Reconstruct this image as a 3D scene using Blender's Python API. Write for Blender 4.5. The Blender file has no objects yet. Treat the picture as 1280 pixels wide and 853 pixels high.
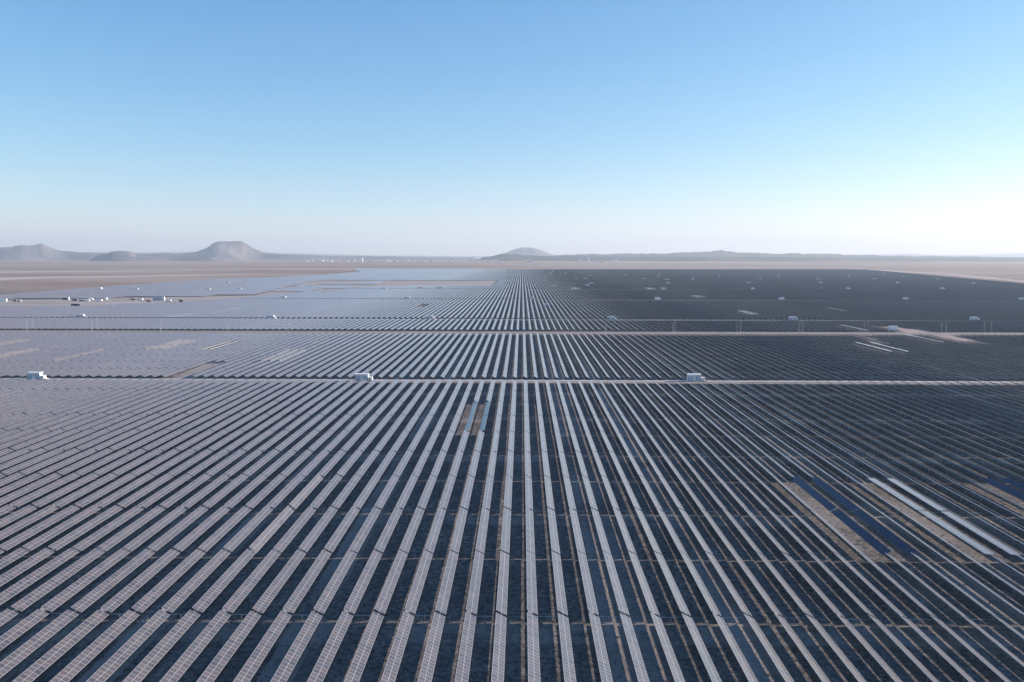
import bpy, math, random
import numpy as np
from mathutils import Vector, Matrix

random.seed(7)
rng = np.random.default_rng(11)
R = math.radians
scene = bpy.context.scene
col = scene.collection

# ------------------------------------------------------------------ camera
F = 995.0                       # focal length in pixels of the 1280 px wide photo
CAMZ = 71.0
PITCH = math.atan(106.5 / F)
YAW = math.atan(12.2 / F)       # looks a little to the left of the rows
ROLL = 0.0013
fw = Vector((-math.sin(YAW) * math.cos(PITCH), math.cos(YAW) * math.cos(PITCH), -math.sin(PITCH)))
r0 = fw.cross(Vector((0, 0, 1))).normalized()
u0 = r0.cross(fw).normalized()
rt = (r0 * math.cos(ROLL) + u0 * math.sin(ROLL)).normalized()
up = rt.cross(fw).normalized()
cam_d = bpy.data.cameras.new('camera')
cam_d.sensor_width = 36.0
cam_d.lens = 36.0 * F / 1280.0
cam_d.clip_start = 0.5
cam_d.clip_end = 200000.0
cam = bpy.data.objects.new('camera', cam_d)
M = Matrix((rt, up, -fw)).transposed().to_4x4()
M.translation = Vector((0, 0, CAMZ))
cam.matrix_world = M
col.objects.link(cam)
scene.camera = cam


def at(px, py, z=0.0):
    """ground point seen at a pixel of the 1280x853 photo"""
    d = fw * F + rt * (px - 640.0) - up * (py - 426.5)
    t = (z - CAMZ) / d.z
    return d.x * t, d.y * t


def proj(x, y, z):
    v = Vector((x, y, z - CAMZ))
    c = v.dot(fw)
    return 640 + F * v.dot(rt) / c, 426.5 - F * v.dot(up) / c, c


# ------------------------------------------------------------------ helpers
def tag(o, label=None, cat=None, group=None, kind=None):
    if label: o['label'] = label
    if cat: o['category'] = cat
    if group: o['group'] = group
    if kind: o['kind'] = kind
    return o


def new_obj(name, me, parent=None, loc=(0, 0, 0), rot=(0, 0, 0)):
    o = bpy.data.objects.new(name, me)
    col.objects.link(o)
    o.parent = parent
    o.location = loc
    o.rotation_euler = rot
    return o


def empty(name, loc, rz=0.0):
    o = bpy.data.objects.new(name, None)
    o.empty_display_size = 0.5
    col.objects.link(o)
    o.location = loc
    o.rotation_euler = (0, 0, rz)
    return o


class MB:
    """collects shapes, builds one mesh"""
    def __init__(self):
        self.v = []; self.f = []; self.m = []

    def add(self, vs, fs, mi=0):
        b = len(self.v)
        self.v += [tuple(p) for p in vs]
        self.f += [tuple(b + i for i in f) for f in fs]
        self.m += [mi] * len(fs)

    def box(self, x0, x1, y0, y1, z0, z1, mi=0):
        self.add([(x0, y0, z0), (x1, y0, z0), (x1, y1, z0), (x0, y1, z0),
                  (x0, y0, z1), (x1, y0, z1), (x1, y1, z1), (x0, y1, z1)],
                 [(0, 3, 2, 1), (4, 5, 6, 7), (0, 1, 5, 4), (1, 2, 6, 5), (2, 3, 7, 6), (3, 0, 4, 7)], mi)

    def tube(self, a, b, r, n=8, r2=None, mi=0):
        a = Vector(a); b = Vector(b); r2 = r if r2 is None else r2
        d = (b - a).normalized()
        s = d.cross(Vector((0, 0, 1))) if abs(d.z) < 0.9 else d.cross(Vector((1, 0, 0)))
        s.normalize(); t = d.cross(s)
        vs = []
        for p, rr in ((a, r), (b, r2)):
            for k in range(n):
                w = 2 * math.pi * k / n
                vs.append(p + s * math.cos(w) * rr + t * math.sin(w) * rr)
        fs = [(k, (k + 1) % n, n + (k + 1) % n, n + k) for k in range(n)]
        fs += [tuple(range(n - 1, -1, -1)), tuple(range(n, 2 * n))]
        self.add(vs, fs, mi)

    def mesh(self, name, *mats):
        me = bpy.data.meshes.new(name)
        me.from_pydata(self.v, [], self.f)
        for m in mats: me.materials.append(m)
        me.polygons.foreach_set('material_index', self.m)
        me.update()
        return me

    def build(self, name, mat, parent=None, loc=(0, 0, 0), rot=(0, 0, 0)):
        mats = mat if isinstance(mat, (list, tuple)) else [mat]
        return new_obj(name, self.mesh(name, *mats), parent, loc, rot)


# ------------------------------------------------------------------ materials
class NT:
    def __init__(self, name):
        self.m = bpy.data.materials.new(name)
        self.m.use_nodes = True
        self.t = self.m.node_tree
        self.b = self.t.nodes['Principled BSDF']

    def n(self, kind, **kw):
        nd = self.t.nodes.new(kind)
        for k, v in kw.items(): setattr(nd, k, v)
        return nd

    def l(self, a, b): self.t.links.new(a, b)

    def math(self, op, a, b=None, c=None, clamp=False):
        nd = self.n('ShaderNodeMath', operation=op); nd.use_clamp = clamp
        for i, v in enumerate((a, b, c)):
            if v is None: continue
            if isinstance(v, (int, float)): nd.inputs[i].default_value = v
            else: self.l(v, nd.inputs[i])
        return nd.outputs[0]

    def mix(self, f, a, b, mode='MIX'):
        nd = self.n('ShaderNodeMix', data_type='RGBA', blend_type=mode)
        for i, v in ((0, f), (6, a), (7, b)):
            if isinstance(v, (int, float)): nd.inputs[i].default_value = v
            elif isinstance(v, tuple): nd.inputs[i].default_value = (*v, 1)
            else: self.l(v, nd.inputs[i])
        return nd.outputs[2]

    def noise(self, vec, scale, detail=4, rough=0.55):
        nd = self.n('ShaderNodeTexNoise')
        nd.inputs['Scale'].default_value = scale
        nd.inputs['Detail'].default_value = detail
        nd.inputs['Roughness'].default_value = rough
        if vec is not None: self.l(vec, nd.inputs['Vector'])
        return nd.outputs[0]

    def ramp(self, v, a, b, lo=0.0, hi=1.0, smooth=True):
        nd = self.n('ShaderNodeMapRange')
        if smooth: nd.interpolation_type = 'SMOOTHSTEP'
        self.l(v, nd.inputs[0])
        for i, q in enumerate((a, b, lo, hi)): nd.inputs[i + 1].default_value = q
        return nd.outputs[0]

    def scale(self, vec, s):
        nd = self.n('ShaderNodeMapping')
        self.l(vec, nd.inputs[0]); nd.inputs['Scale'].default_value = s
        return nd.outputs[0]


def simple(name, c, rough=0.6, metal=0.0, var=0.15, sc=0.6):
    w = NT(name)
    g = w.n('ShaderNodeNewGeometry')
    nz = w.noise(g.outputs['Position'], sc, 5)
    f = w.ramp(nz, 0.3, 0.7)
    lo = tuple(q * (1 - var) for q in c); hi = tuple(min(1, q * (1 + var)) for q in c)
    w.l(w.mix(f, lo, hi), w.b.inputs['Base Color'])
    w.b.inputs['Roughness'].default_value = rough
    w.b.inputs['Metallic'].default_value = metal
    return w.m


PW = 1.134          # width of one module along the row
CH = 2.28           # chord of the module table
ROWS = 6.0
X0 = 2.17
AX = 1.4            # torque tube height
TILT = 26.0
SUN_EL, SUN_FWD = 16.6, 12.0


def make_glass():
    w = NT('module_glass')
    uv = w.n('ShaderNodeUVMap'); uv.uv_map = 'grid'
    sp = w.n('ShaderNodeSeparateXYZ'); w.l(uv.outputs[0], sp.inputs[0])
    u, v = sp.outputs[0], sp.outputs[1]
    oi = w.n('ShaderNodeObjectInfo')
    vi = w.math('DIVIDE', v, PW)
    cell = w.math('FLOOR', vi)
    fr = w.math('FRACT', vi)
    # frame lines: across the row, at both edges and the gap halfway along each module
    dv = w.math('MULTIPLY', w.math('MINIMUM', fr, w.math('SUBTRACT', 1.0, fr)), PW)
    lv = w.math('LESS_THAN', dv, 0.038)
    du = w.math('MINIMUM', w.math('ABSOLUTE', u), w.math('ABSOLUTE', w.math('SUBTRACT', u, CH)))
    lu = w.math('LESS_THAN', du, 0.05)
    dm = w.math('ABSOLUTE', w.math('SUBTRACT', u, CH / 2))
    lm = w.math('LESS_THAN', dm, 0.035)
    line = w.math('MAXIMUM', w.math('MAXIMUM', lv, lu), lm)
    # each half module its own tint
    half = w.math('GREATER_THAN', u, CH / 2)
    wn = w.n('ShaderNodeTexWhiteNoise', noise_dimensions='3D')
    cb = w.n('ShaderNodeCombineXYZ')
    w.l(cell, cb.inputs[0]); w.l(half, cb.inputs[1]); w.l(w.math('MULTIPLY', oi.outputs['Random'], 917.0), cb.inputs[2])
    w.l(cb.outputs[0], wn.inputs[0])
    s2 = w.n('ShaderNodeSeparateColor'); w.l(wn.outputs['Color'], s2.inputs[0])
    base = w.mix(s2.outputs[0], (0.056, 0.055, 0.060), (0.100, 0.092, 0.094))
    base = w.mix(w.math('MULTIPLY', w.math('POWER', s2.outputs[1], 2.0), 0.5), base, (0.14, 0.105, 0.085))
    g = w.n('ShaderNodeNewGeometry')
    dirt = w.ramp(w.noise(g.outputs['Position'], 0.035, 5), 0.35, 0.7)
    base = w.mix(w.math('MULTIPLY', dirt, 0.3), base, (0.13, 0.12, 0.122))
    w.l(w.mix(line, base, (0.33, 0.325, 0.345)), w.b.inputs['Base Color'])
    w.l(w.ramp(line, 0, 1, 0.22, 0.45), w.b.inputs['Roughness'])
    w.b.inputs['IOR'].default_value = 1.7
    w.b.inputs['Sheen Weight'].default_value = 0.35
    w.b.inputs['Sheen Roughness'].default_value = 0.28
    return w.m


def make_ground():
    w = NT('desert_soil')
    g = w.n('ShaderNodeNewGeometry'); P = g.outputs['Position']
    sp = w.n('ShaderNodeSeparateXYZ'); w.l(P, sp.inputs[0])
    X, Y = sp.outputs[0], sp.outputs[1]
    n1 = w.ramp(w.noise(P, 0.8, 6, 0.7), 0.40, 0.62)
    n2 = w.ramp(w.noise(P, 0.07, 5, 0.6), 0.3, 0.7)
    n3 = w.ramp(w.noise(w.scale(P, (0.25, 1, 1)), 0.0016, 6, 0.6), 0.35, 0.65)
    base = w.mix(n2, (0.160, 0.138, 0.124), (0.27, 0.23, 0.205))
    base = w.mix(w.math('MULTIPLY', n1, 0.9), base, (0.036, 0.044, 0.050))
    n5 = w.ramp(w.noise(w.scale(P, (1, 0.55, 1)), 0.33, 6, 0.7), 0.40, 0.62)
    base = w.mix(w.math('MULTIPLY', n5, 0.5), base, (0.070, 0.070, 0.070))
    # lanes between rows: some compacted and pale, some rough and scrubby
    lane = w.math('FLOOR', w.math('DIVIDE', w.math('SUBTRACT', X, X0 + 1.5), ROWS))
    wn = w.n('ShaderNodeTexWhiteNoise', noise_dimensions='1D'); w.l(lane, wn.inputs['W'])
    lanef = w.ramp(wn.outputs['Value'], 0.55, 1.0)
    lb = w.ramp(w.noise(w.scale(P, (0.5, 1, 1)), 0.02, 3), 0.35, 0.6)
    near = w.ramp(Y, 440.0, 700.0, 1.0, 0.0)
    lf = w.math('MULTIPLY', w.math('MULTIPLY', lanef, lb), near)
    base = w.mix(w.math('MULTIPLY', lf, 0.75), base, (0.34, 0.30, 0.27))
    # service track across the rows beside every drive line
    ph = w.math('FRACT', w.math('DIVIDE', w.math('SUBTRACT', Y, 441.5 - 65.05 * 6 + 32.5 - 10.0), 65.05))
    tr = w.math('MULTIPLY', w.ramp(ph, 0.0, 0.03), w.ramp(ph, 0.11, 0.17, 1.0, 0.0))
    tr = w.math('MULTIPLY', w.math('MULTIPLY', tr, near), w.ramp(w.noise(P, 0.09, 4), 0.35, 0.6))
    base = w.mix(w.math('MULTIPLY', tr, 0.55), base, (0.31, 0.27, 0.24))
    # open desert beyond the plant
    far = w.ramp(Y, 900.0, 2000.0)
    des = w.mix(n3, (0.25, 0.185, 0.15), (0.42, 0.34, 0.295))
    n4 = w.ramp(w.noise(w.scale(P, (0.12, 1, 1)), 0.0045, 5), 0.45, 0.62)
    des = w.mix(w.math('MULTIPLY', n4, 0.5), des, (0.29, 0.21, 0.17))
    plant = w.math('MULTIPLY', w.math('GREATER_THAN', w.math('ADD', X, w.math('MULTIPLY', Y, 0.02)), 0.0), w.math('LESS_THAN', Y, 4260.0))
    plant = w.math('MULTIPLY', plant, w.math('LESS_THAN', w.math('SUBTRACT', X, w.math('MULTIPLY', Y, 0.24)), 800.0))
    far = w.math('MULTIPLY', far, w.math('SUBTRACT', 1.0, plant))
    base = w.mix(w.math('MULTIPLY', far, 0.85), base, des)
    w.l(base, w.b.inputs['Base Color'])
    w.b.inputs['Roughness'].default_value = 0.95
    w.b.inputs['Specular IOR Level'].default_value = 0.1
    bp = w.n('ShaderNodeBump'); bp.inputs['Strength'].default_value = 0.9; bp.inputs['Distance'].default_value = 0.5
    w.l(w.noise(P, 1.3, 6, 0.7), bp.inputs['Height'])
    w.l(bp.outputs[0], w.b.inputs['Normal'])
    return w.m


def make_dirt(name, a, b, sc=0.12):
    w = NT(name)
    g = w.n('ShaderNodeNewGeometry'); P = g.outputs['Position']
    f = w.ramp(w.noise(w.scale(P, (0.3, 1, 1)), sc, 6, 0.65), 0.3, 0.7)
    w.l(w.mix(f, a, b), w.b.inputs['Base Color'])
    w.b.inputs['Roughness'].default_value = 0.95
    w.b.inputs['Specular IOR Level'].default_value = 0.1
    return w.m


GLASS = make_glass()
GROUND = make_ground()


def make_shade_glass():  # darker module glass: shade on left-tipped faces is put into its colour
    w = NT('shade_tinted_module_glass')
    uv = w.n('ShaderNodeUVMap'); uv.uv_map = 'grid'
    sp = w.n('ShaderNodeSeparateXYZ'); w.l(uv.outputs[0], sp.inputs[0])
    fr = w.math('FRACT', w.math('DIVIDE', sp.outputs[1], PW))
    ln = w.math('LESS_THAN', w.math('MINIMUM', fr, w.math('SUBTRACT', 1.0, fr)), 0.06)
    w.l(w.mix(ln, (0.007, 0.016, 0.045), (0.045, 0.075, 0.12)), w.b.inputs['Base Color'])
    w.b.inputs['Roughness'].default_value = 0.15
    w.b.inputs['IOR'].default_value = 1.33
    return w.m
SHADE_GLASS = make_shade_glass()
BACK = simple('module_backsheet', (0.38, 0.46, 0.58), 0.5)
FRAME = simple('anodised_frame', (0.72, 0.72, 0.73), 0.35, 0.3)
STEEL = simple('galvanised_steel', (0.42, 0.43, 0.44), 0.45, 0.7)
DARK = simple('dark_motor_housing', (0.05, 0.05, 0.055), 0.5)
WHITE = simple('white_painted_steel', (0.78, 0.78, 0.76), 0.45, 0, 0.05)
GREYP = simple('grey_painted_steel', (0.42, 0.43, 0.44), 0.5, 0, 0.08)
CONC = simple('concrete', (0.42, 0.40, 0.37), 0.85)
BLUEP = simple('pale_blue_cladding', (0.36, 0.42, 0.5), 0.5, 0, 0.06)
GRAVEL = make_dirt('pale_gravel', (0.34, 0.30, 0.275), (0.52, 0.47, 0.44), 0.3)
DIRT = make_dirt('packed_dirt', (0.22, 0.195, 0.18), (0.33, 0.295, 0.275), 0.2)
PINK = make_dirt('fresh_earth', (0.26, 0.18, 0.155), (0.42, 0.34, 0.315), 0.08)
TAN = make_dirt('tan_clearing', (0.28, 0.245, 0.22), (0.40, 0.36, 0.34), 0.03)
TREAD = make_dirt('pale_desert_track', (0.40, 0.34, 0.31), (0.50, 0.44, 0.41), 0.01)
SCRUB = simple('dry_scrub_leaves', (0.13, 0.115, 0.085), 0.9, 0, 0.3, 0.8)
WOOD = simple('weathered_pole', (0.42, 0.41, 0.40), 0.8)
ROCK2 = make_dirt('dark_hill_rock', (0.035, 0.035, 0.04), (0.09, 0.08, 0.08), 0.0022)
ROCK = make_dirt('hill_rock', (0.10, 0.10, 0.11), (0.24, 0.215, 0.21), 0.0022)
BROWNM = simple('rusty_brown_steel', (0.16, 0.10, 0.07), 0.6)

# ------------------------------------------------------------------ tracker meshes
def slab_arrays(xc, y0, y1, tilt, v0, zc=AX):
    """8 corners + 6 quads of a tilted table, numpy friendly"""
    c, s = math.cos(R(tilt)), math.sin(R(tilt))
    h = CH / 2; t0, t1 = 0.05, 0.09
    pts = []
    for y in (y0, y1):
        for a, t in ((-h, t0), (h, t0), (h, t1), (-h, t1)):
            pts.append((xc + a * c + t * s, y, zc - a * s + t * c))
    # 0..3 near (bl, br, tr, tl), 4..7 far
    faces = [(3, 2, 6, 7), (0, 4, 5, 1), (0, 1, 2, 3), (4, 7, 6, 5), (1, 5, 6, 2), (0, 3, 7, 4)]
    L = y1 - y0
    uvt = [(0, v0), (CH, v0), (CH, v0 + L), (0, v0 + L)]
    return pts, faces, uvt


def table_mesh(name, length, v0=0.0):
    pts, faces, uvt = slab_arrays(0, -length / 2, length / 2, 0, v0, 0)
    me = bpy.data.meshes.new(name)
    me.from_pydata(pts, [], faces)
    me.materials.append(GLASS); me.materials.append(BACK); me.materials.append(FRAME)
    me.polygons.foreach_set('material_index', [0, 1, 2, 2, 2, 2])
    uv = me.uv_layers.new(name='grid')
    for i in range(4): uv.data[i].uv = uvt[i]
    me.update()
    return me


NMOD = 28
WING = NMOD * PW                 # 31.75
DGAP, TGAP = 0.95, 0.60
PER = 2 * WING + DGAP + TGAP     # 65.05
END = 441.5
WOFF = (WING + DGAP) / 2
m_module = table_mesh('solar_module', PW - 0.012, 0.006)
m_table = table_mesh('module_table', WING, 0.0)
m_shade_table = table_mesh('module_table', WING, 0.0); m_shade_table.materials[0] = SHADE_GLASS
mb = MB(); mb.tube((0, -WING - DGAP / 2, 0), (0, WING + DGAP / 2, 0), 0.07, 8); m_tube = mb.mesh('torque_tube', STEEL)
mb = MB(); mb.box(-0.075, 0.075, -0.05, 0.05, 0, AX - 0.07); mb.box(-0.11, 0.11, -0.07, 0.07, AX - 0.16, AX + 0.09); m_post = mb.mesh('post', STEEL)
mb = MB(); mb.box(-0.16, 0.16, -0.2, 0.2, -0.2, 0.12); mb.tube((0.1, 0, -0.1), (0.45, 0, -0.1), 0.1, 8)
mb.box(-0.06, 0.06, -0.06, 0.06, -AX, -0.2); m_motor = mb.mesh('drive_motor', DARK)
mb = MB(); mb.box(-0.95, -0.12, -0.4, 0.4, 0.05, 0.09); mb.box(-0.8, -0.3, -0.3, 0.3, -0.05, 0.05); m_ctrl = mb.mesh('control_panel', simple('control_panel_glass', (0.15, 0.15, 0.16), 0.3))
mb = MB(); mb.tube((0.5, 0, 0), (ROWS - 0.2, 0, 0), 0.045, 6); mb.box(2.9, 3.05, -0.05, 0.05, -0.95, 0.02); m_shaft = mb.mesh('drive_shaft', STEEL)
POSTS = [-29.5, -21.5, -13.5, -6.0, 6.0, 13.5, 21.5, 29.5]


def rowx(k): return X0 + ROWS * k


def tier_c(j): return END - PER * j - (PER - TGAP) / 2      # tier 0 ends at the road


# trackers standing at another angle: (px, py at table height) -> tilt (None = taken away)
odd = {}
def mark(px, py, tilt):
    x, y = at(px, py, AX)
    k = round((x - X0) / ROWS); j = math.floor((END + 0.3 - y) / PER)
    odd[(k, j)] = tilt
    return k, j

NE = 'near'
flipA = mark(1040, 637, -27); flipB = mark(1070, 637, -27)
flatA = mark(1143, 637, 1.0); flatB = mark(1172, 637, 1.0)
bluA = mark(585, 519, -18); bluB = mark(600, 519, -18)
edgA = mark(1240, 600, -27); edgB = mark(1265, 600, -27)
stpA = mark(352, 637, 40); stpB = mark(374, 637, 40)
print('ODD', odd)

ORD = lambda n: '%d%s' % (n, 'th' if 10 <= n % 100 <= 20 else {1: 'st', 2: 'nd', 3: 'rd'}.get(n % 10, 'th'))
TIER_NAMES = {4: 'nearest tier', 3: 'second tier from the bottom', 2: 'third tier from the bottom', 1: 'fourth tier from the bottom', 0: 'fifth tier beside the road'}


def row_phrase(k):
    if k == 0: return 'the most upright row of all'
    return '%s row %s of the most upright row' % (ORD(abs(k)), 'right' if k > 0 else 'left')


def build_tracker(k, j):
    tilt = odd.get((k, j), TILT)
    jit = random.gauss(0, 0.75) if tilt == TILT else 0
    cy = tier_c(j)
    t = empty('solar_tracker', (rowx(k) + random.uniform(-.05, .05), cy + random.uniform(-.12, .12), random.uniform(-.06, .06)))
    rp = row_phrase(k)
    look = 'grey solar tracker'
    if (k, j) in (flipA, flipB, edgA, edgB):
        look = 'left-tipped dark blue solar tracker'
    elif (k, j) in (flatA, flatB):
        look = 'flat-lying white solar tracker'
    elif (k, j) in (bluA, bluB):
        look = 'left-tipped pale blue solar tracker'
    elif (k, j) in (stpA, stpB):
        look = 'steeper narrow grey solar tracker'
    tag(t, '%s, %s, %s' % (look, TIER_NAMES[j] if look == 'grey solar tracker' else TIER_NAMES[j].replace(' from the bottom', ''), rp),
        'solar tracker', 'solar trackers in long parallel rows')
    ry = R(tilt + jit)
    for s in (-1, 1):
        if j == 4:
            for i in range(NMOD):
                new_obj('solar_module', m_module, t, (0, s * WOFF + (i - (NMOD - 1) / 2) * PW, AX), (0, ry + R(random.gauss(0, .3)), 0))
        else:
            new_obj('module_table', m_shade_table if tilt < -20 else m_table, t, (0, s * WOFF, AX), (0, ry, 0))
    new_obj('torque_tube', m_tube, t, (0, 0, AX))
    for y in POSTS: new_obj('post', m_post, t, (0, y, 0))
    new_obj('drive_motor', m_motor, t, (0, 0, AX))
    if k % 2 == 0:
        new_obj('control_panel', m_ctrl, t, (0, 0.02, AX), (0, ry, 0))
        new_obj('drive_shaft', m_shaft, t, (0, -0.15, AX - 0.45))


individual = []
for j in (4, 3, 2, 1):
    for k in range(-80, 81):
        vis = False
        for yy in (-32, -16, 0, 16, 32):
            px, py, c = proj(rowx(k), tier_c(j) + yy, AX)
            if -8 < px < 1288 and 0 < py < 860: vis = True
        if vis: individual.append((k, j))
rest0 = sorted(range(-60, 61), key=lambda k: abs(k))
for k in rest0:
    if len(individual) >= 300: break
    individual.append((k, 0))
print('individual trackers', len(individual))
ind = set(individual)
for k, j in individual: build_tracker(k, j)

# ------------------------------------------------------------------ the rest of the plant as one mesh
def poly_w(pts): return [at(*p) for p in pts]


def inside(poly, x, y):
    c = False; n = len(poly); j = n - 1
    for i in range(n):
        xi, yi = poly[i]; xj, yj = poly[j]
        if (yi > y) != (yj > y) and x < (xj - xi) * (y - yi) / (yj - yi) + xi: c = not c
        j = i
    return c


A_poly = poly_w([(0, 384), (120, 383), (230, 379), (265, 376.5), (330, 371), (400, 367.5), (458, 358.5),
                 (620, 356.9), (626, 336.9), (1080, 337.2), (1280, 355.3)])
A_poly = [(-3000, A_poly[0][1])] + A_poly + [(1150, 1500), (900, 30), (-3000, 30)]
B_poly = poly_w([(632, 336.6), (440, 336.2), (452, 340.2), (400, 344.4), (320, 348.2), (270, 349.5), (160, 357), (0, 370)])
B_poly = B_poly + [(-1800, B_poly[-1][1] - 150), (-1800, at(0, 375.5)[1] - 100)] + poly_w([(0, 375.5), (120, 373), (230, 371), (320, 369), (345, 362), (385, 352.5), (400, 351), (632, 351)])
C_poly = poly_w([(322, 370), (345, 363), (385, 353.5), (480, 352), (470, 356.5), (452, 358.5), (400, 367.5), (335, 371)])
DIRT_R = poly_w([(1100, 409.2), (1118, 408.2), (1160, 414), (1222, 425.4), (1200, 427.4), (1140, 417)])
GAP_L = poly_w([(213, 474.5), (262, 452.5), (290, 452), (243, 474.5)])
GAP_R = poly_w([(1064, 418), (1076, 418), (1112, 427.5), (1096, 428)])
STATIONS_PX = [(868, 476.8), (455, 476.2), (43, 474.3)]

# (px, py, tilt, n rows) of far groups standing flat or flipped
far_odd = [(206, 430, 60, 3), (277, 430.5, -2, 2), (343, 444, 58, 3), (8, 428, 60, 2), (20, 440, 52, 2), (100, 445, 50, 1),
           (1086, 433, 2, 1), (1104, 431.5, 2, 1), (933, 390.5, 3, 2), (1042, 386, 4, 1), (715, 360.5, 2, 3), (806, 360, 2, 3),
           (832, 349.5, 2, 3), (868, 370.5, 6, 3), (692, 358, 2, 2), (1068, 410.3, 3, 1), (1143, 421, 3, 1), (1080, 412, 3, 1), (1160, 424.5, 3, 1),
           (530, 381, -30, 2), (549, 359.5, -30, 2), (524, 359.5, -30, 2), (480, 361, -30, 2),
           (230, 392, 10, 3), (285, 386.5, 10, 2), (265, 391, 14, 2), (700, 342.5, 2, 2), (736, 344.5, 2, 2), (761, 341, 2, 2), (894, 341.5, 2, 2)]

# blocks of tiers (start, number of trackers); gaps between them are service roads
blocks = [(END - PER * 7, 7)]
def ytop(py): return at(652, py, AX)[1]
g1 = ytop(471.8)
blocks.append((g1, 4)); e2 = g1 + 4 * PER
g2 = ytop(412.4); blocks.append((g2, 2)); e3 = g2 + 2 * PER
y = e3 + 13; gaps = [(END, g1), (e2, g2), (e3, y)]
while y < 4250:
    blocks.append((y, 6)); e = y + 6 * PER; gaps.append((e, e + 12)); y = e + 12
print('blocks', blocks[:6], 'gap px', [(round(proj(0, a, 0)[1], 1), round(proj(0, b, 0)[1], 1)) for a, b in gaps])

far_cells = {}
for px, py, tl, n in far_odd:
    x, yy = at(px, py, AX)
    for bi, (b0, nt) in enumerate(blocks):
        q = math.floor((yy - b0) / PER)
        if 0 <= q < nt:
            k = round((x - X0) / ROWS)
            for i in range(n): far_cells[(k + i, bi, q)] = tl

st_w = [at(px, py) for px, py in STATIONS_PX]
V = []; Fa = []; Mi = []; UV = []
tubes = MB()
def add_slab(xc, y0, y1, tl):
    pts, faces, uvt = slab_arrays(xc, y0, y1, tl, random.randrange(0, 400) * PW)
    b = len(V); V.extend(pts)
    for i, f in enumerate(faces):
        Fa.append(tuple(b + q for q in f)); Mi.append((0, 1, 2, 2, 2, 2)[i])
        UV.extend(uvt if i == 0 else [(0, 0)] * 4)

for bi, (b0, nt) in enumerate(blocks):
    for q in range(nt):
        y0 = b0 + q * PER; cy = y0 + (PER - TGAP) / 2
        kmax = int(min(1900, 0.68 * (cy + 80) + 40) / ROWS)
        kmin = -kmax
        for k in range(kmin, kmax + 1):
            if bi == 0:
                j = 6 - q
                if (k, j) in ind: continue
                tl = odd.get((k, j), TILT)
            else:
                tl = far_cells.get((k, bi, q), TILT)
            if tl is None: continue
            x = rowx(k)
            ia = inside(A_poly, x, cy); ib = (not ia) and inside(B_poly, x, cy)
            ic = (not (ia or ib)) and inside(C_poly, x, cy) and (((k // 14) * 5 + (q // 2) * 3 + bi) % 7) < 4
            if not (ia or ib or ic): continue
            if ic: tl = 22.0 + 8 * ((k // 6 * 3 + q) % 5) / 4
            if inside(DIRT_R, x, cy) : continue
            if ib and x / cy < (395 - 652) / F and cy < 2600:
                if tl == TILT: tl = 24.0 + 9.0 * ((k // 3 * 7 + q * 5 + bi * 3) % 11) / 10
            if tl == TILT: tl += random.gauss(0, 0.8)
            for s in (-1, 1):
                wc = cy + s * WOFF
                if inside(GAP_L, x, wc) or inside(GAP_R, x, wc) or inside(DIRT_R, x, wc): continue
                add_slab(x, wc - WING / 2, wc + WING / 2, tl)
                if cy < 1000:
                    for yy in (wc - 12, wc, wc + 12):
                        tubes.box(x - 0.07, x + 0.07, yy - .05, yy + .05, 0, AX)
            if cy < 1300: tubes.box(x - 0.06, x + 0.06, cy - WING - .4, cy + WING + .4, AX - 0.07, AX + 0.045)
nb = len(V)
V.extend(tubes.v)
for f in tubes.f:
    Fa.append(tuple(nb + q for q in f)); Mi.append(3); UV.extend([(0, 0)] * 4)
me = bpy.data.meshes.new('solar_tracker_field')
me.from_pydata(V, [], Fa)
for m in (GLASS, BACK, FRAME, STEEL): me.materials.append(m)
me.polygons.foreach_set('material_index', Mi)
uvl = me.uv_layers.new(name='grid')
uvl.data.foreach_set('uv', np.array(UV, dtype=np.float32).ravel())
me.update()
fld = new_obj('solar_tracker_field', me)
tag(fld, 'mass of solar trackers filling the plain beyond the nearest tiers out to the desert', 'solar trackers', kind='stuff')
print('field faces', len(Fa))

# ------------------------------------------------------------------ ground, roads
GX = 42000.0
def sheet(name, pts, z, mat, kind='structure'):
    me = bpy.data.meshes.new(name)
    me.from_pydata([(x, y, z) for x, y in pts], [], [tuple(range(len(pts)))])
    if me.polygons[0].normal.z < 0: me.flip_normals()
    me.materials.append(mat)
    o = new_obj(name, me); o['kind'] = kind
    return o

sheet('ground', [(-GX, -3000), (GX, -3000), (GX, GX), (-GX, GX)], 0.0, GROUND)

def strip_road(name, y0, y1, x0, x1, z, mat, wob=0.6):
    mbb = MB(); n = 120; vs = []; fs = []
    for i in range(n + 1):
        x = x0 + (x1 - x0) * i / n
        vs += [(x, y0 + random.uniform(-wob, wob), z), (x, y1 + random.uniform(-wob, wob), z)]
    for i in range(n): fs.append((2 * i, 2 * i + 2, 2 * i + 3, 2 * i + 1))
    mbb.add(vs, fs); o = mbb.build(name, mat); o['kind'] = 'structure'
    return o

ya, yb = at(652, 476.9)[1], at(652, 474.6)[1]
strip_road('dirt_shoulder', END + 1.0, ya - 1.5, -420, 420, 0.008, DIRT, 0.5)
strip_road('gravel_road', ya, yb, -420, 420, 0.012, GRAVEL, 0.35)
yc, yd = at(652, 417.4)[1], at(652, 415.9)[1]
strip_road('gravel_road', yc, yd, -560, 720, 0.012, DIRT, 0.5)
strip_road('dirt_shoulder', yd + 1, g2 - 3, -560, 720, 0.008, DIRT, 0.5)
for (a, b) in gaps[2:]:
    strip_road('gravel_road', a + 4, b - 3, -0.5 * a if a < 1200 else -0.02 * a, min(0.62 * a, 1500), 0.012, DIRT, 0.5)

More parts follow.
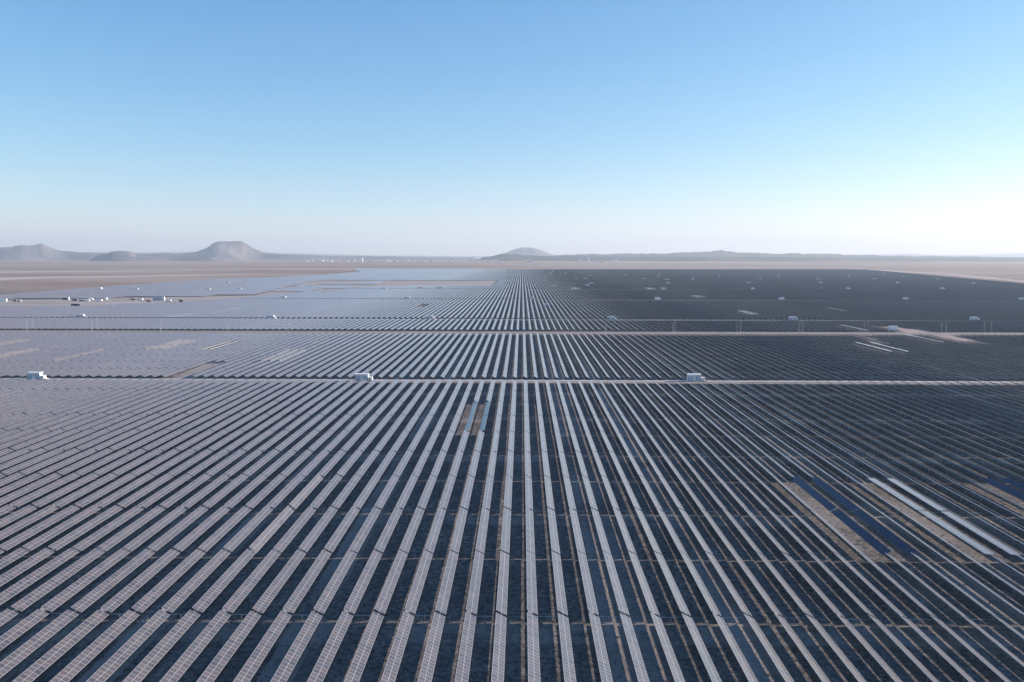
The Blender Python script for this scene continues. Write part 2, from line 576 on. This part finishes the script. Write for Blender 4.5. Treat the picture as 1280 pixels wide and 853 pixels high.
TANP = poly_w([(-40, 384.5), (0, 383.6), (120, 382.6), (230, 378.6), (265, 376.2), (330, 370.6), (400, 367), (455, 358.2), (615, 356.6), (640, 350.8),
               (400, 351.3), (384, 353), (345, 362.5), (320, 369.6), (230, 371.4), (120, 373.4), (0, 376), (-40, 377)])
sheet('ground_clearing', TANP, 0.004, TAN)
sheet('ground_earthworks', DIRT_R, 0.006, PINK)
sheet('ground_bare_patch', GAP_L, 0.006, DIRT)
# pale tracks of the open desert on the left
for i, (pts) in enumerate([[(-60, 354), (0, 350.5), (70, 347.3), (160, 346.8), (250, 344.8), (330, 343.2), (330, 342.6), (240, 343.4), (150, 345), (60, 345.8), (-60, 350)],
                           [(-60, 341.5), (100, 340), (300, 338.2), (300, 337.8), (80, 339), (-60, 340)]]):
    sheet('desert_track', poly_w(pts), 0.004, TREAD)
sheet('desert_track', poly_w([(1180, 343.2), (1290, 353.6), (1290, 352.2), (1190, 342.2), (1060, 335.4), (1060, 335.9)]), 0.004, TREAD)

# ------------------------------------------------------------------ hills: ridges at their own distance
def hor(x): return 320.0 + 0.0013 * (x - 640)

layers = [
    (10500, 900, [(110, 322), (133, 317.5), (139, 314.3), (152, 313.6), (162, 314.5), (170, 317.5), (190, 317.6), (203, 316), (212, 316.2), (226, 318), (246, 320), (275, 322)]),
    (13500, 1500, [(-200, 311), (-60, 309.5), (0, 309.5), (16, 308.6), (25, 306.4), (38, 307.2), (46, 306), (51, 304.6), (56, 306.6), (64, 310.4), (75, 313.4), (100, 315.4), (130, 316.2), (180, 317.2),
                   (225, 317), (245, 315), (260, 310), (267, 304.6), (275, 302), (302, 301.8), (310, 306), (318, 311), (330, 315.6), (350, 317.6), (400, 319.5), (500, 321), (600, 322)]),
    (12000, 1100, [(596, 322), (612, 320.8), (624, 318.2), (634, 317.2), (645, 317.8), (657, 319.4), (690, 320.4), (760, 321), (900, 321), (1280, 323), (1500, 323)]),
    (15500, 1600, [(675, 322), (700, 319.6), (735, 317.6), (760, 319), (800, 317.8), (830, 318.6), (858, 316.4), (880, 315.4), (893, 314.2), (908, 315.6), (930, 317.6),
                   (975, 318.2), (1010, 317.8), (1050, 318.8), (1100, 320.4), (1180, 321.2), (1280, 322), (1500, 322)]),
    (21000, 1500, [(610, 321), (630, 316.5), (643, 311.6), (652, 309.6), (665, 309.6), (674, 312), (688, 317.4), (700, 320), (760, 322)]),
    (33000, 2500, [(-200, 317), (300, 314.8), (345, 316), (420, 318), (470, 319.2), (620, 320.6), (1000, 319.8), (1090, 318), (1125, 317.4), (1165, 318.8), (1205, 318.8), (1240, 317.6), (1262, 317), (1290, 315.6), (1400, 312), (1500, 314)]),
]
def vnoise(x, y, seed):
    xi, yi = np.floor(x).astype(int), np.floor(y).astype(int)
    fx, fy = x - xi, y - yi
    fx = fx * fx * (3 - 2 * fx); fy = fy * fy * (3 - 2 * fy)
    def h(a, b):
        v = np.sin(a * 127.1 + b * 311.7 + seed * 74.7) * 43758.5453
        return v - np.floor(v)
    return (h(xi, yi) * (1 - fx) + h(xi + 1, yi) * fx) * (1 - fy) + (h(xi, yi + 1) * (1 - fx) + h(xi + 1, yi + 1) * fx) * fy

for li, (D, wd, prof) in enumerate(layers):
    xs = np.arange(prof[0][0], prof[-1][0], 1.5)
    ys = np.interp(xs, [p[0] for p in prof], [p[1] for p in prof])
    nr = 25
    rr = np.linspace(-1, 1, nr)
    vs = []
    ht = (hor(xs) - ys) / F * D + CAMZ
    ht = ht * (1.12 if li == 3 else 1.0) * ((0.97 if li != 3 else 0.84) + (0.06 if li != 3 else 0.34) * (0.6 * vnoise(xs / 17.0, xs * 0, li) + 0.4 * vnoise(xs / 5.0, xs * 0, li))) 
    for i, px in enumerate(xs):
        ca = (px - 652.0) / F
        for r_ in rr:
            d = D + r_ * wd * (1 + 0.3 * math.sin(px * 0.05 + li))
            env = min(1.0, (1 - abs(r_)) * 1.45) ** 1.1
            fade = min(1, (i + 0.5) / 6, (len(xs) - i) / 6)
            x = ca * d
            n_ = float(vnoise(np.array([x / 170.0]), np.array([d / 240.0]), li + 3)[0]) * .5 + float(vnoise(np.array([x / 60.0]), np.array([d / 140.0]), li + 9)[0]) * .3
            z = max(ht[i], 3) * env * (1 - ((1 - env) * 0.9 + 0.05) * n_) * fade
            if abs(r_) > .99: z = -4
            vs.append((x, d, z))
    fs = [(i * nr + q, (i + 1) * nr + q, (i + 1) * nr + q + 1, i * nr + q + 1) for i in range(len(xs) - 1) for q in range(nr - 1)]
    me = bpy.data.meshes.new('hills'); me.from_pydata(vs, [], fs); me.materials.append(ROCK2 if li in (2, 3) else ROCK); me.update()
    me.polygons.foreach_set('use_smooth', [True] * len(fs))
    o = new_obj('hills', me); o['kind'] = 'structure'

# ------------------------------------------------------------------ inverter stations
def station_meshes():
    W, Dp, H = 7.4, 3.0, 3.3
    g = {}
    b = MB(); b.box(-W / 2, W / 2, 0, Dp, 0.5, 0.5 + H); g['cabin'] = b.mesh('cabin', WHITE)
    b = MB(); b.box(-W / 2 - 0.25, W / 2 + 0.25, -0.3, Dp + 0.25, 0.5 + H, 0.5 + H + 0.28); g['roof'] = b.mesh('roof', WHITE)
    b = MB(); b.box(-W / 2 - 0.4, W / 2 + 3.0, -0.6, Dp + 0.3, 0.0, 0.5); g['plinth'] = b.mesh('plinth', CONC)
    b = MB(); b.box(-0.55, 0.55, -0.06, -0.003, 0.62, 3.2); g['door'] = b.mesh('door', BLUEP)
    b = MB(); b.box(-0.04, 0.04, -0.14, -0.063, 1.6, 2.0); g['handle'] = b.mesh('handle', DARK)
    b = MB()
    for i in range(7): b.box(-0.5, 0.5, -0.09, -0.003, 2.0 + i * .16, 2.09 + i * .16)
    g['louvre'] = b.mesh('louvre', GREYP)
    b = MB(); b.box(W / 2 + 0.35, W / 2 + 2.3, 0.3, 2.4, 0.5, 2.1); b.box(W / 2 + .25, W / 2 + 2.4, .2, 2.5, 2.1, 2.2)
    for i in range(6): b.box(W / 2 + .45 + i * .3, W / 2 + .52 + i * .3, 0.0, .3, .7, 1.9)
    g['transformer'] = b.mesh('transformer', WHITE)
    return g
G = station_meshes()

def station(px, py, label, near=True, rz=0.0):
    x, y = at(px, py)
    t = empty('inverter_station', (x, y, 0), rz)
    tag(t, label, 'inverter station', 'white inverter stations along the service roads')
    new_obj('cabin', G['cabin'], t)
    new_obj('roof', G['roof'], t)
    new_obj('plinth', G['plinth'], t)
    new_obj('transformer', G['transformer'], t)
    if near:
        for dx in (-2.9, -1.5, 1.4, 2.9):
            d = new_obj('door', G['door'], t, (dx, 0, 0)); new_obj('handle', G['handle'], d, (0.4, 0, 0))
        new_obj('louvre', G['louvre'], t, (0, 0, 0))
    return t

station(868, 477.0, 'white cabin on the near gravel road, right of the picture centre, above dark rows')
station(452, 476.6, 'white cabin on the near gravel road, left of the picture centre, among bright rows')
station(42, 474.6, 'white cabin on the near gravel road at the far left, its right end sunlit')
mid = [(100, 397.6), (338, 398.8), (537, 399.8), (764, 400.2), (991, 400.8), (1218, 401.2)]
for i, (px, py) in enumerate(mid):
    station(px, py, 'small white cabin on the second line of stations, %s from the left' % ORD(i + 1))
farst = [(131, 373.5, 0), (354, 373.6, 0), (509, 374.4, 0), (665, 374.6, 0), (822, 375.2, 0), (977, 375.4, 0), (1132, 375.4, 0), (1277, 375.8, 0)][1:]
for i, (px, py, _) in enumerate(farst):
    station(px, py, 'tiny white cabin on the third line of stations, %s from the left' % ORD(i + 1), False)
fars = [(691, 339.6), (687.5, 342.6), (707, 342.6), (720, 349.3), (732, 349.3), (739, 354.8), (734, 357.8), (782, 344.6), (805, 349.2),
        (835, 354.8), (829, 362.2), (825, 342.8), (823, 346.4), (866, 349.8), (899, 345.8), (936, 354.8), (941, 362.2), (951, 349.8), (1060, 362.2),
        (1178, 362.2), (1026, 354.8), (1122, 354.8), (1217, 355.4), (1022, 349.8), (1093, 349.8), (1172, 349.8), (1060, 346.2), (1130, 346.2),
        (973, 346.2), (1105, 343.2), (480, 362.0), (285, 354.8), (299, 362.8), (260, 363.4), (170, 363.0), (125, 362.2)]
fars.sort()
for i, (px, py) in enumerate(fars):
    station(px, py, 'speck-sized white cabin deep in the far solar field, %s speck from the left' % ORD(i + 1), False)

# ------------------------------------------------------------------ site cabins, containers and trucks on the tan clearing
def container(px, py, L, Hh, mat, label, cat='container', rz=0.0, name='storage_container', body='body'):
    x, y = at(px, py)
    t = empty(name, (x, y, 0), rz); tag(t, label, cat)
    b = MB(); b.box(-L / 2, L / 2, 0, 2.5, 0.15, Hh); b.build(body, mat, t)
    b = MB(); b.box(-L / 2 - .1, L / 2 + .1, -.1, 2.6, Hh, Hh + .15); b.build('roof', WHITE, t)
    b = MB()
    for sx in (-L / 2 + .3, L / 2 - .3):
        for sy in (.2, 2.3): b.box(sx - .15, sx + .15, sy - .15, sy + .15, 0, .15)
    b.build('foot', CONC, t)
    b = MB(); b.box(-L / 2 + .8, -L / 2 + 1.8, -.05, -.003, .3, 2.3); b.build('door', GREYP, t)
    return t

def truck(px, py, mat, label, flip=1):
    x, y = at(px, py)
    t = empty('parked_truck', (x, y, 0), 0 if flip > 0 else math.pi); tag(t, label, 'truck')
    b = MB(); b.box(-4.2, 1.6, -1.2, 1.2, 1.0, 3.4); b.build('cargo_box', mat, t)
    b = MB()
    b.add([(1.8, -1.15, .6), (4.1, -1.15, .6), (4.1, -1.15, 1.7), (3.5, -1.15, 2.9), (1.8, -1.15, 2.9),
           (1.8, 1.15, .6), (4.1, 1.15, .6), (4.1, 1.15, 1.7), (3.5, 1.15, 2.9), (1.8, 1.15, 2.9)],
          [(0, 1, 2, 3, 4), (9, 8, 7, 6, 5), (0, 5, 6, 1), (1, 6, 7, 2), (2, 7, 8, 3), (3, 8, 9, 4), (4, 9, 5, 0)])
    b.build('cab', WHITE, t)
    b = MB(); b.box(-4.2, 4.0, -.5, .5, .6, 1.0); b.build('chassis', DARK, t)
    for sx in (-3.2, -2.0, 3.0):
        for sy in (-1.1, 1.1):
            b = MB(); b.tube((sx, sy - .15, .5), (sx, sy + .15, .5), .5, 12); b.build('wheel', DARK, t)
    return t

cl = [(3.5, 377.2, 11, 4.2, WHITE, 'white cabin at the left edge of the tan clearing'),
      (18, 377.0, 6, 2.8, BROWNM, 'dark brown container beside the white cabin at the left edge of the clearing'),
      (23.5, 377.2, 6, 2.6, GREYP, 'grey container, next right of the dark brown one, left part of clearing'),
      (81, 375.2, 9, 4.0, BROWNM, 'tall dark container in the upper middle of the tan clearing, white beside it'),
      (85, 375.2, 3, 4.4, WHITE, 'narrow white hut right against the tall dark container'),
      (93, 376.4, 8, 2.8, DARK, 'black container right of the narrow white hut'),
      (101, 376.8, 6, 2.4, BROWNM, 'low brown container between the black one and the long white ones'),
      (108, 376.8, 9, 2.4, WHITE, 'long low white container in the middle of the tan clearing'),
      (123, 376.6, 10, 2.6, WHITE, 'second long low white container, beneath the hut with a pale side'),
      (131.5, 375.0, 5, 3.4, WHITE, 'upright white hut right of the two long white containers'),
      (94, 383.0, 12, 3.4, DARK, 'long black container close to the grey solar rows'),
      (123.5, 362.4, 9, 4.4, WHITE, 'bright white cabin in the pale panels, left of a twin'),
      (175, 375.4, 8, 2.8, WHITE, 'white container right of a gap, before the big bluish station'),
      (166, 375.2, 8, 2.4, BROWNM, 'flat brown container left of the white one near the bluish station'),
      (185.5, 377.6, 7, 3.0, BROWNM, 'brown container just below left of the big bluish station'),
      (197, 376.0, 15, 5.6, BLUEP, 'big bluish station house on the tan clearing, widest there'),
      (204, 376.0, 4, 6.0, WHITE, 'tall white hut at the right end of the big bluish station house'),
      (226, 378.0, 5, 4.0, DARK, 'dark hut at the right tip of the tan clearing')]
for c in cl: container(*c, group=None) if False else container(*c)
truck(113.5, 375.5, WHITE, 'white truck parked on the clearing between the long white containers', 1)
truck(210.5, 377.6, WHITE, 'white truck parked right of the tall white hut on the clearing', -1)
container(1117, 414.6, 7.5, 5.0, WHITE, 'white site cabin beside the pink earth patch on the right', 'site cabin', name='site_cabin')
# dusty clutter at the end of two middle rows
truck(684.0, 382.5, WHITE, 'pale truck standing between rows near the centre of the far field', 1)

# ------------------------------------------------------------------ power line along the second road
pole_px = [(33.5, 415), (41.5, 412.5), (115, 415.3), (121.5, 412.8), (201, 415.5), (284, 415.7), (360, 416), (757, 416.5), (840.5, 416.8), (843.5, 415.6),
           (921, 417), (925.5, 415.5), (998.5, 417), (1002.5, 415.6), (1080.5, 417.2), (1085, 415.6), (1176.5, 417.4), (1182.5, 415.8), (1230, 417.4), (1238.5, 416)]
b = MB(); b.tube((0, 0, 0), (0, 0, 10.2), .19, 8, .12); m_pole = b.mesh('shaft', WOOD)
b = MB(); b.box(-1.1, 1.1, -.08, .08, 9.3, 9.5); m_arm = b.mesh('crossarm', WOOD)
b = MB(); b.tube((0, 0, 9.5), (0, 0, 9.85), .07, 6); m_ins = b.mesh('insulator', WHITE)
for i, (px, py) in enumerate(pole_px):
    x, y = at(px, py)
    t = empty('power_pole', (x, y, 0))
    tag(t, 'slim pale power pole on the second road, %s pole from the left' % ORD(i + 1), 'power pole', 'power poles along the second road')
    new_obj('shaft', m_pole, t)
    a = new_obj('crossarm', m_arm, t)
    for dx in (-1, 0, 1): new_obj('insulator', m_ins, a, (dx * .95, 0, 0))
# thin masts rising from the left field edge
for i, (px, py) in enumerate([(34, 367.5), (86, 364.0), (169, 358.5)]):
    x, y = at(px, py)
    t = empty('power_pole', (x, y, 0))
    tag(t, 'distant thin pole against the brown desert on the left, %s pole there' % ORD(i + 1), 'power pole', 'distant poles by the desert')
    o = new_obj('shaft', m_pole, t); a = new_obj('crossarm', m_arm, t)

# ------------------------------------------------------------------ far town: white sheds and towers below the hills
town = []
for px in (381, 384, 397, 401, 406, 413, 431, 433.5, 441, 452, 457, 463, 468, 478, 486, 494, 501, 513, 520, 529, 538, 546, 553, 561, 570, 578, 588, 596, 603, 611, 618, 625, 720, 725, 736, 744, 760, 662, 389, 421, 447, 473, 482, 508, 516, 525, 534, 542, 550, 558, 565, 574, 583, 592, 600, 608, 730, 752, 770):
    town.append(px)
town.sort()
for i, px in enumerate(town):
    tall = px in (452, 736)
    x, y = at(px, 327.3 + random.uniform(-0.7, 0.5))
    w_ = random.uniform(30, 95) if not tall else 22
    h_ = random.uniform(8, 15) if not tall else 38
    d_ = random.uniform(20, 40)
    t = empty('town_building', (x, y, 0))
    tag(t, ('tall white block' if tall else 'low white shed') + ' of the far town under the hills, %s building from the left' % ORD(i + 1), 'building', 'white buildings of the far town')
    b = MB(); b.box(-w_ / 2, w_ / 2, 0, d_, 0, h_); b.build('wall', (WHITE, WHITE, CONC)[i % 3], t)
    b = MB()
    hh = h_ * .18
    b.add([(-w_ / 2 - 1, -1, h_), (w_ / 2 + 1, -1, h_), (w_ / 2 + 1, d_ + 1, h_), (-w_ / 2 - 1, d_ + 1, h_), (-w_ / 2 - 1, d_ / 2, h_ + hh), (w_ / 2 + 1, d_ / 2, h_ + hh)],
          [(0, 3, 2, 1), (0, 1, 5, 4), (2, 3, 4, 5), (1, 2, 5), (3, 0, 4)])
    b.build('roof', (WHITE, GREYP)[i % 2], t)

# ------------------------------------------------------------------ dry scrub between the rows
sv = []; sf = []
cnt = 0
while cnt < 22000:
    yy = 95 + 350 * rng.random() ** 1.3; xx = (rng.random() - .5) * 2 * (0.7 * yy + 15)
    if END + .5 < yy < g1: continue
    r_ = 0.07 + 0.15 * rng.random() ** 2; h_ = r_ * (0.8 + rng.random())
    b0 = len(sv); nn = 5; a0 = rng.random() * 6.28
    for q in range(nn):
        w_ = a0 + 6.28 * q / nn; rq = r_ * (0.6 + .7 * rng.random())
        sv.append((xx + rq * math.cos(w_), yy + rq * math.sin(w_), -0.01))
        sv.append((xx + .7 * rq * math.cos(w_ + .5), yy + .7 * rq * math.sin(w_ + .5), h_ * (.5 + .5 * rng.random())))
    sv.append((xx, yy, h_))
    for q in range(nn):
        a = b0 + 2 * q; b_ = b0 + 2 * ((q + 1) % nn)
        sf.append((a, b_, b_ + 1, a + 1)); sf.append((a + 1, b_ + 1, b0 + 2 * nn))
    cnt += 1
me = bpy.data.meshes.new('dry_scrub'); me.from_pydata(sv, [], sf); me.materials.append(SCRUB); me.update()
o = new_obj('dry_scrub', me)
tag(o, 'scattered low dry scrub on the soil between the near rows', 'scrub', kind='stuff')

# ------------------------------------------------------------------ haze
HAZE = 4.8e-5
w = NT('haze'); w.t.nodes.remove(w.b)
pv = w.n('ShaderNodeVolumePrincipled')
pv.inputs['Color'].default_value = (0.76, 0.885, 1.0, 1)
pv.inputs['Density'].default_value = HAZE
pv.inputs['Anisotropy'].default_value = 0.2
w.l(pv.outputs[0], w.t.nodes['Material Output'].inputs['Volume'])
b = MB(); b.box(-GX - 500, GX + 500, -3500, GX + 500, -6.0, 900.0)
o = b.build('haze', w.m); tag(o, 'thin pale haze over the whole plain', 'haze', kind='stuff')

# ------------------------------------------------------------------ light
az = R(90.0 - SUN_FWD)                      # clockwise from +Y
sd = Vector((math.sin(az) * math.cos(R(SUN_EL)), math.cos(az) * math.cos(R(SUN_EL)), math.sin(R(SUN_EL))))
sl = bpy.data.lights.new('sun', 'SUN'); sl.energy = 5.0; sl.angle = R(0.5); sl.color = (1.0, 0.85, 0.73)
so = bpy.data.objects.new('sun', sl); col.objects.link(so)
so.rotation_euler = sd.to_track_quat('Z', 'Y').to_euler()
world = bpy.data.worlds.new('World'); scene.world = world; world.use_nodes = True
wt = world.node_tree; bg = wt.nodes['Background']
sky = wt.nodes.new('ShaderNodeTexSky'); sky.sky_type = 'NISHITA'; sky.sun_disc = False
sky.sun_elevation = R(SUN_EL); sky.sun_rotation = az
sky.altitude = 1300; sky.air_density = 1.0; sky.dust_density = 0.35; sky.ozone_density = 3.0
tint = wt.nodes.new('ShaderNodeMix'); tint.data_type = 'RGBA'; tint.blend_type = 'MULTIPLY'; tint.inputs[0].default_value = 1.0
tint.inputs[7].default_value = (0.88, 0.95, 1.04, 1)          # the photo's cool white balance
wt.links.new(sky.outputs[0], tint.inputs[6])
sepc = wt.nodes.new('ShaderNodeSeparateColor'); comb = wt.nodes.new('ShaderNodeCombineColor')
wt.links.new(tint.outputs[2], sepc.inputs[0])
for ch, (k_, e_) in enumerate(((0.807, 1.3), (1.142, 0.9), (1.77, 0.6))):     # the photo's colour grading of its sky
    p_ = wt.nodes.new('ShaderNodeMath'); p_.operation = 'POWER'; p_.inputs[1].default_value = e_
    q_ = wt.nodes.new('ShaderNodeMath'); q_.operation = 'MULTIPLY'; q_.inputs[1].default_value = k_
    wt.links.new(sepc.outputs[ch], p_.inputs[0]); wt.links.new(p_.outputs[0], q_.inputs[0]); wt.links.new(q_.outputs[0], comb.inputs[ch])
wt.links.new(comb.outputs[0], bg.inputs[0]); bg.inputs[1].default_value = 0.092

scene.view_settings.view_transform = 'Standard'
scene.view_settings.look = 'None'
scene.view_settings.exposure = 1.1
scene.view_settings.gamma = 1.0
scene.view_settings.use_curve_mapping = False
scene.cycles.volume_bounces = 0
scene.cycles.max_bounces = 4
